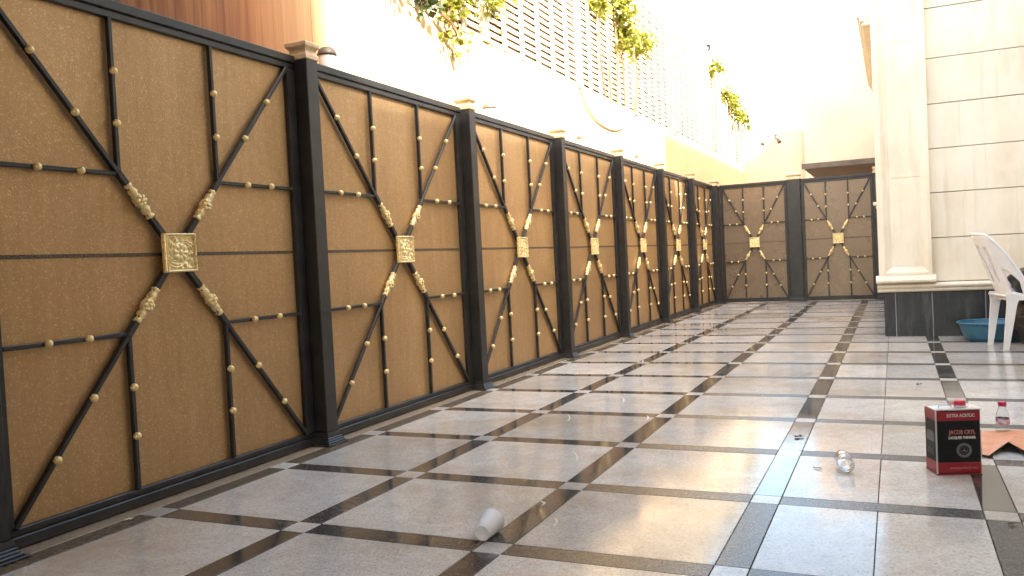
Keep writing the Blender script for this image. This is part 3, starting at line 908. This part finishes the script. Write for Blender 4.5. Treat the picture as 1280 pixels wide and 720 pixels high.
b.box((.025, -.165, .372), (.04, .165, .412), .003); obj('seat_skirt', b, MAT['wplastic'], ch)

def lump(name, label, cat, c, r, seed, loc, rz, mat, drape=0):
    b = MB(); b.s = True
    b.ball((0,0,0), 1, 36, 22)
    vs = []
    for p in b.v:
        q = Vector(p); d = 1 + .22*noise.noise(q*1.6 + Vector((seed,0,0))) + .10*noise.noise(q*4.1 + Vector((0,seed,0)))
        q = Vector((q.x*r[0], q.y*r[1], q.z*r[2]))*d + Vector(c)
        vs.append(tuple(q))
    b.v = vs
    return tag(obj(name, b, MAT[mat], None, loc, (0,0,rz)), label, cat)
lump('bag', 'crumpled black bag lying on the seat of the white chair', 'bag', (.235, .0, .505), (.135, .165, .105), 3.3, (.700, 7.45, 0), R(11), 'bag')
lump('sack', 'dark sack standing on the floor beside the white chair', 'sack', (0, 0, .175), (.13, .13, .178), 8.1, (.955, 7.68, 0), 0, 'bag')

ba = thing('basin', 'round blue plastic wash basin standing behind the white chair', 'basin', (.715, 7.985, 0))
b = MB(); b.s = True
b.lathe([(.002,.006),(.195,.006),(.206,.012),(.214,.03),(.248,.135),(.252,.143),(.245,.143),(.240,.133),(.205,.032),(.195,.020),(.002,.018)][::1], 56, cap=False)
obj('bowl', b, MAT['blue'], ba)
b = MB(); b.s = True
b.lathe([(.247,.1435),(.254,.1435),(.266,.147),(.268,.154),(.262,.158),(.250,.157),(.243,.152),(.243,.1436)], 56, cap=False); obj('rim', b, MAT['blue'], ba)
b = MB(); b.lathe([(.185,.0),(.192,.0),(.192,.0058),(.185,.0058)], 48, cap=False); obj('foot_ring', b, MAT['blue'], ba)

# ------------------------------------------------------------------ thinner tin
tn = thing('thinner_tin', 'red and black rectangular tin of lacquer thinner with red cap', 'tin', (.113, 3.385, 0), R(19))
TW, TD, TZ = .158, .108, .240
def tp(name, b, mat, **k): return obj(name, b, mat, tn, **k)
tp('body', MB().box((.002, .002, .004), (TW-.002, TD-.002, TZ-.004), .003), MAT['tinblack'])
tp('red_band', MB().box((.0012, .0012, .006), (TW-.0012, TD-.0012, .048), .003), MAT['tinred'])
tp('red_band', MB().box((.0012, .0012, .196), (TW-.0012, TD-.0012, TZ-.005), .003), MAT['tinred'])
b = MB()
b.box((.0, .0, .0), (TW, .0035, .0048), .001); b.box((.0, TD-.0035, .0), (TW, TD, .0048), .001); b.box((0,.0036,0),(.0035,TD-.0036,.0048),.001); b.box((TW-.0035,.0036,0),(TW,TD-.0036,.0048),.001)
tp('bottom_seam', b, MAT['tinred'])
b = MB()
b.box((.0, .0, TZ-.0045), (TW, .0035, TZ+.002), .001); b.box((.0, TD-.0035, TZ-.0045), (TW, TD, TZ+.002), .001); b.box((0,.0036,TZ-.0045),(.0035,TD-.0036,TZ+.002),.001); b.box((TW-.0035,.0036,TZ-.0045),(TW,TD-.0036,TZ+.002),.001)
tp('top_seam', b, MAT['tin'])
tp('lid', MB().box((.0036, .0036, TZ-.0048), (TW-.0036, TD-.0036, TZ-.0012)), MAT['tin'])
tp('edge_seam', MB().box((-.0008, -.0008, .0052), (.0042, .0042, TZ-.005), .001), MAT['tin'])
b = MB(); b.s = True; b.lathe([(.021,TZ-.001),(.021,TZ+.006),(.017,TZ+.008)], 20, .106, .05); tp('spout', b, MAT['tin'])
b = MB(); b.lathe([(.019,TZ+.0065),(.0195,TZ+.008),(.0195,TZ+.022),(.017,TZ+.0245)], 20, .106, .05)
b.box((.070, .044, TZ+.010), (.088, .056, TZ+.014), .001); tp('screw_cap', b, MAT['redcap'])
b = MB(); b.s = True; b.tube([(.030,.050,TZ),(.032,.050,TZ+.006),(.045,.050,TZ+.008),(.062,.050,TZ+.008),(.074,.050,TZ+.006),(.076,.050,TZ)], .0022, 6); tp('handle', b, MAT['tin'])
def text(body, size, x, z, mat, name, y=-.0006, rot=(math.pi/2,0,0), align='CENTER', bold=0, xs=1.0):
    cu = bpy.data.curves.new(name, 'FONT'); cu.body = body; cu.size = size; cu.align_x = align; cu.align_y = 'CENTER'
    cu.extrude = .0003; cu.offset = bold; cu.resolution_u = 2
    tmp = bpy.data.objects.new('tmp', cu); col.objects.link(tmp)
    bpy.context.view_layer.update()
    me = bpy.data.meshes.new_from_object(tmp.evaluated_get(bpy.context.evaluated_depsgraph_get()))
    bpy.data.objects.remove(tmp); bpy.data.curves.remove(cu)
    me.materials.clear(); me.materials.append(MAT[mat])
    o = tp(name, me, None, loc=(x, y, z), rot=rot); o.scale = (xs, 1, 1)
    return o
text('EXTRA ACRYLIC', .0165, .088, .217, 'pwhite', 'lettering', .0006, bold=.0004, xs=.80)
text('JACOB CRYL', .021, .092, .156, 'ppink', 'lettering', .0014, bold=.0006, xs=.76)
text('LACQUER THINNER', .0130, .091, .136, 'pwhite', 'lettering', .0014, bold=.0006, xs=.80)
text('www.jacobcryl.com', .0135, .094, .026, 'ppink', 'lettering', .0006, bold=.0003, xs=.9)
b = MB()
def ring(b, cx, cz, r0, r1, y0, y1, n=40):
    vs, fs = [], []
    for i in range(n):
        a = 2*math.pi*i/n
        for r in (r0, r1):
            vs += [(cx+r*math.cos(a), y0, cz+r*math.sin(a)), (cx+r*math.cos(a), y1, cz+r*math.sin(a))]
    for i in range(n):
        j = (i+1) % n; p, q = i*4, j*4
        fs += [(p, p+2, q+2, q), (p+2, p+3, q+3, q+2), (p, q, q+1, p+1)]
    b.add(vs, fs)
ring(b, .097, .090, .0175, .0265, .0010, .0018)
ring(b, .097, .090, .0118, .0128, .0010, .0018)
b.box((.088, .0010, .0855), (.106, .0018, .0885)); b.add([(.0915,.001,.0885),(.1025,.001,.0885),(.097,.001,.098)], [(0,1,2)])
tp('emblem', b, MAT['pgrey'])
b = MB()
b.box((.0012, .022, .118), (.0019, .092, .150)); b.box((.0012, .030, .150), (.0019, .080, .156))
for z in (.086, .078, .070): b.box((.0012, .03, z), (.0019, .085, z+.0025))
tp('side_print', b, MAT['pgrey'])
text('JACOB', .014, 0, 0, 'ppink', 'lettering', rot=(math.pi/2, 0, -math.pi/2)).location = (.0008, .054, .024)

# ------------------------------------------------------------------ bottles, cup, sheet, litter
bt = thing('water_bottle', 'small clear water bottle with magenta cap standing behind the red tin', 'bottle', (.400, 4.165, 0))
BP = [(.0215,.001),(.0255,.004),(.0268,.012),(.0262,.030),(.0268,.046),(.0268,.072),(.0258,.080),(.0225,.094),(.0178,.108),(.0150,.116),(.0142,.120),(.0142,.124)]
b = MB(); b.s = True; b.lathe([(.0005,.001)] + BP + [(r-.0009, z+.0006) for r, z in reversed(BP)] + [(.0005,.002)], 28, cap=False); obj('shell', b, MAT['clear'], bt)
b = MB(); b.s = True; b.lathe([(.0271,.047),(.0273,.048),(.0273,.070),(.0271,.071)], 28, cap=False); obj('label_band', b, MAT['blabel'], bt)
b = MB(); b.lathe([(.0160,.1245),(.0165,.126),(.0165,.139),(.0150,.1415)], 24); obj('cap', b, MAT['magcap'], bt)
lb = thing('empty_bottle', 'clear empty plastic bottle lying on its side on the open floor', 'bottle', (-.193, 3.335, .0325))
lb.rotation_euler = (R(-90), 0, R(9))
LP = [(.012,.006),(.025,.0),(.0305,.006),(.0318,.018),(.0305,.024),(.0305,.034),(.0318,.040),(.0318,.058),(.0305,.064),(.0305,.074),(.0318,.080),(.0318,.108),(.0295,.122),(.024,.142),(.017,.160),(.0140,.168),(.0140,.190)]
b = MB(); b.s = True
b.lathe([(.0005,.006)] + LP + [(r-.0009, z+.0006) for r, z in reversed(LP)] + [(.0005,.0072)], 32, cap=False); obj('shell', b, MAT['clear'], lb)
b = MB(); b.s = True; b.lathe([(.0143,.172),(.0168,.1725),(.0168,.176),(.0143,.1765)], 24, cap=False); obj('neck_ring', b, MAT['clear'], lb)

cp = thing('plastic_cup', 'white disposable cup lying on its side on the near floor', 'cup', (-1.180, 2.265, .0))
ang = math.atan2(.0337-.0215, .082)
cdir = Vector((-.07, 1, 0)).normalized()
cp.rotation_euler = (R(-90) + ang, 0, math.atan2(-cdir.x, cdir.y))
cp.location = (-1.185, 2.268, .026)
cp.scale = (1.17, 1.17, 1.17)
b = MB(); b.s = True
b.lathe([(.001,.004),(.0195,.004),(.0205,.0),(.0215,.001),(.0240,.018),(.0243,.0185),(.0325,.074),(.0328,.0745),(.0333,.080),(.0325,.080),(.0235,.018),(.020,.006),(.001,.0055)], 36, cap=False); obj('wall', b, MAT['cup'], cp)
b = MB(); b.s = True
pts = [(.0335*math.cos(2*math.pi*i/36), .0335*math.sin(2*math.pi*i/36), .0805) for i in range(37)]
b.tube(pts, .0017, 6, cap=False); obj('rolled_rim', b, MAT['cup'], cp)

# creased orange sheet with black backing
os_ = thing('orange_sheet', 'creased orange sheet with black underside lying by the tin', 'sheet', (.30, 3.9, 0), 0)
def osheet(off, grow=0.0):
    # creased flat facets: rows run front (y small) to back, columns left to right
    cols_ = [[(-.015,-.165,.005),(.000,.05,.006),(.018,.29,.006)],
             [(.006,-.185,.006),(.05,.05,.010),(.085,.285,.010)],
             [(.050,-.115,.022),(.090,.06,.020),(.125,.28,.016)],
             [(.085,-.070,.038),(.125,.09,.030),(.170,.275,.020)],
             [(.135,-.150,.018),(.180,.05,.020),(.225,.27,.012)],
             [(.215,-.165,.010),(.255,.05,.014),(.300,.265,.010)],
             [(.300,-.120,.030),(.335,.06,.020),(.365,.26,.008)],
             [(.385,-.150,.006),(.405,.05,.007),(.425,.255,.006)]]
    vs, fs = [], []
    nsub = 5
    n = len(cols_)
    for i in range(n):
        pts_ = []
        for k in range(2):
            for q in range(nsub):
                f_ = q/nsub; pts_.append(tuple(a+(b-a)*f_ for a, b in zip(cols_[i][k], cols_[i][k+1])))
        pts_.append(cols_[i][2])
        for p in pts_:
            vs.append((p[0], p[1], max(.004, p[2] + .003*noise.noise(Vector((p[0]*30, p[1]*30, 0)))) + off))
    m_ = 2*nsub+1
    for i in range(n-1):
        for k in range(m_-1): q = i*m_+k; fs.append((q, q+m_, q+m_+1, q+1))
    return MB().add(vs, fs)
o = obj('face', osheet(.0), MAT['orange'], os_); md = o.modifiers.new('t', 'SOLIDIFY'); md.thickness = .0012; md.offset = 1
o = obj('backing', osheet(-.0012), MAT['backing'], os_); md = o.modifiers.new('t', 'SOLIDIFY'); md.thickness = .0022; md.offset = -1

def litter(name, label, cat, p, L, W, rz, mat, seed):
    rng = random.Random(seed); b = MB(); n = 7
    vs, fs = [], []
    for i in range(n+1):
        s_ = i/n; w = W*math.sin(math.pi*min(.97, max(.03, s_)))**.7*(.8+.4*rng.random())
        z = .002 + .15*W*abs(math.sin(s_*5+seed))
        vs += [(-L/2+L*s_, -w/2, z+.3*W*rng.random()), (-L/2+L*s_, 0, .002+.0005*i), (-L/2+L*s_, w/2, z+.2*W*rng.random())]
    for i in range(n):
        for k in (0,1): q = i*3+k; fs.append((q, q+3, q+4, q+1))
    b.add(vs, fs)
    o = tag(obj(name, b, MAT[mat], None, p, (0,0,rz)), label, cat)
    md = o.modifiers.new('t', 'SOLIDIFY'); md.thickness = .0008; md.offset = 1
    return o
litter('dry_leaf', 'curled black dry leaf on the dark strip in the middle of the floor', 'leaf', (-.42, 3.93, 0), .040, .026, .3, 'dry', 1)
litter('dry_leaf', 'thin brown leaf in front of the lying clear bottle', 'leaf', (-.299, 3.388, 0), .032, .011, -.2, 'brown', 2)
litter('dry_leaf', 'small black leaf on the floor in front of the red tin', 'leaf', (.289, 2.849, 0), .022, .014, .4, 'dry', 3)
litter('dry_leaf', 'tiny dark leaf on a far slab before the stone house', 'leaf', (.104, 5.51, 0), .035, .02, .1, 'dry', 4)
litter('paper_scrap', 'small white paper scrap beside the bottom rail of the nearest panel', 'scrap', (-2.525, 2.117, 0), .030, .016, .9, 'paper', 5)

# glints of reflected light painted on as thin pale strips
b = MB()
for (x0, y0, x1, y1) in SPLASH if 'SPLASH' in globals() else [(-1.54,4.87,-1.47,4.66),(-1.66,4.27,-1.60,4.10),(-1.23,4.32,-1.20,4.18),(-1.33,3.46,-1.25,3.28),(-1.06,2.55,-1.03,2.47),(-1.18,2.72,-1.15,2.66),(-2.2,5.9,-2.17,5.75),(-1.9,6.6,-1.86,6.45)]:
    d = Vector((x1-x0, y1-y0, 0)); n_ = Vector((-d.y, d.x, 0)).normalized()
    vs, fs = [], []
    for i in range(7):
        s_ = i/6; p = Vector((x0, y0, .0012)) + d*s_ + n_*(.012*math.sin(s_*3)); w = .0035*(.4+math.sin(math.pi*s_))*random.uniform(.6,1.3)
        vs += [p - n_*w, p + n_*w]
    for i in range(6): fs.append((i*2+1, i*2, i*2+2, i*2+3))
    b.add(vs, fs)
tag(obj('painted_glints', b, MAT['glint']), 'thin pale glints of reflected light drawn on the polished slabs', None, None, 'stuff')
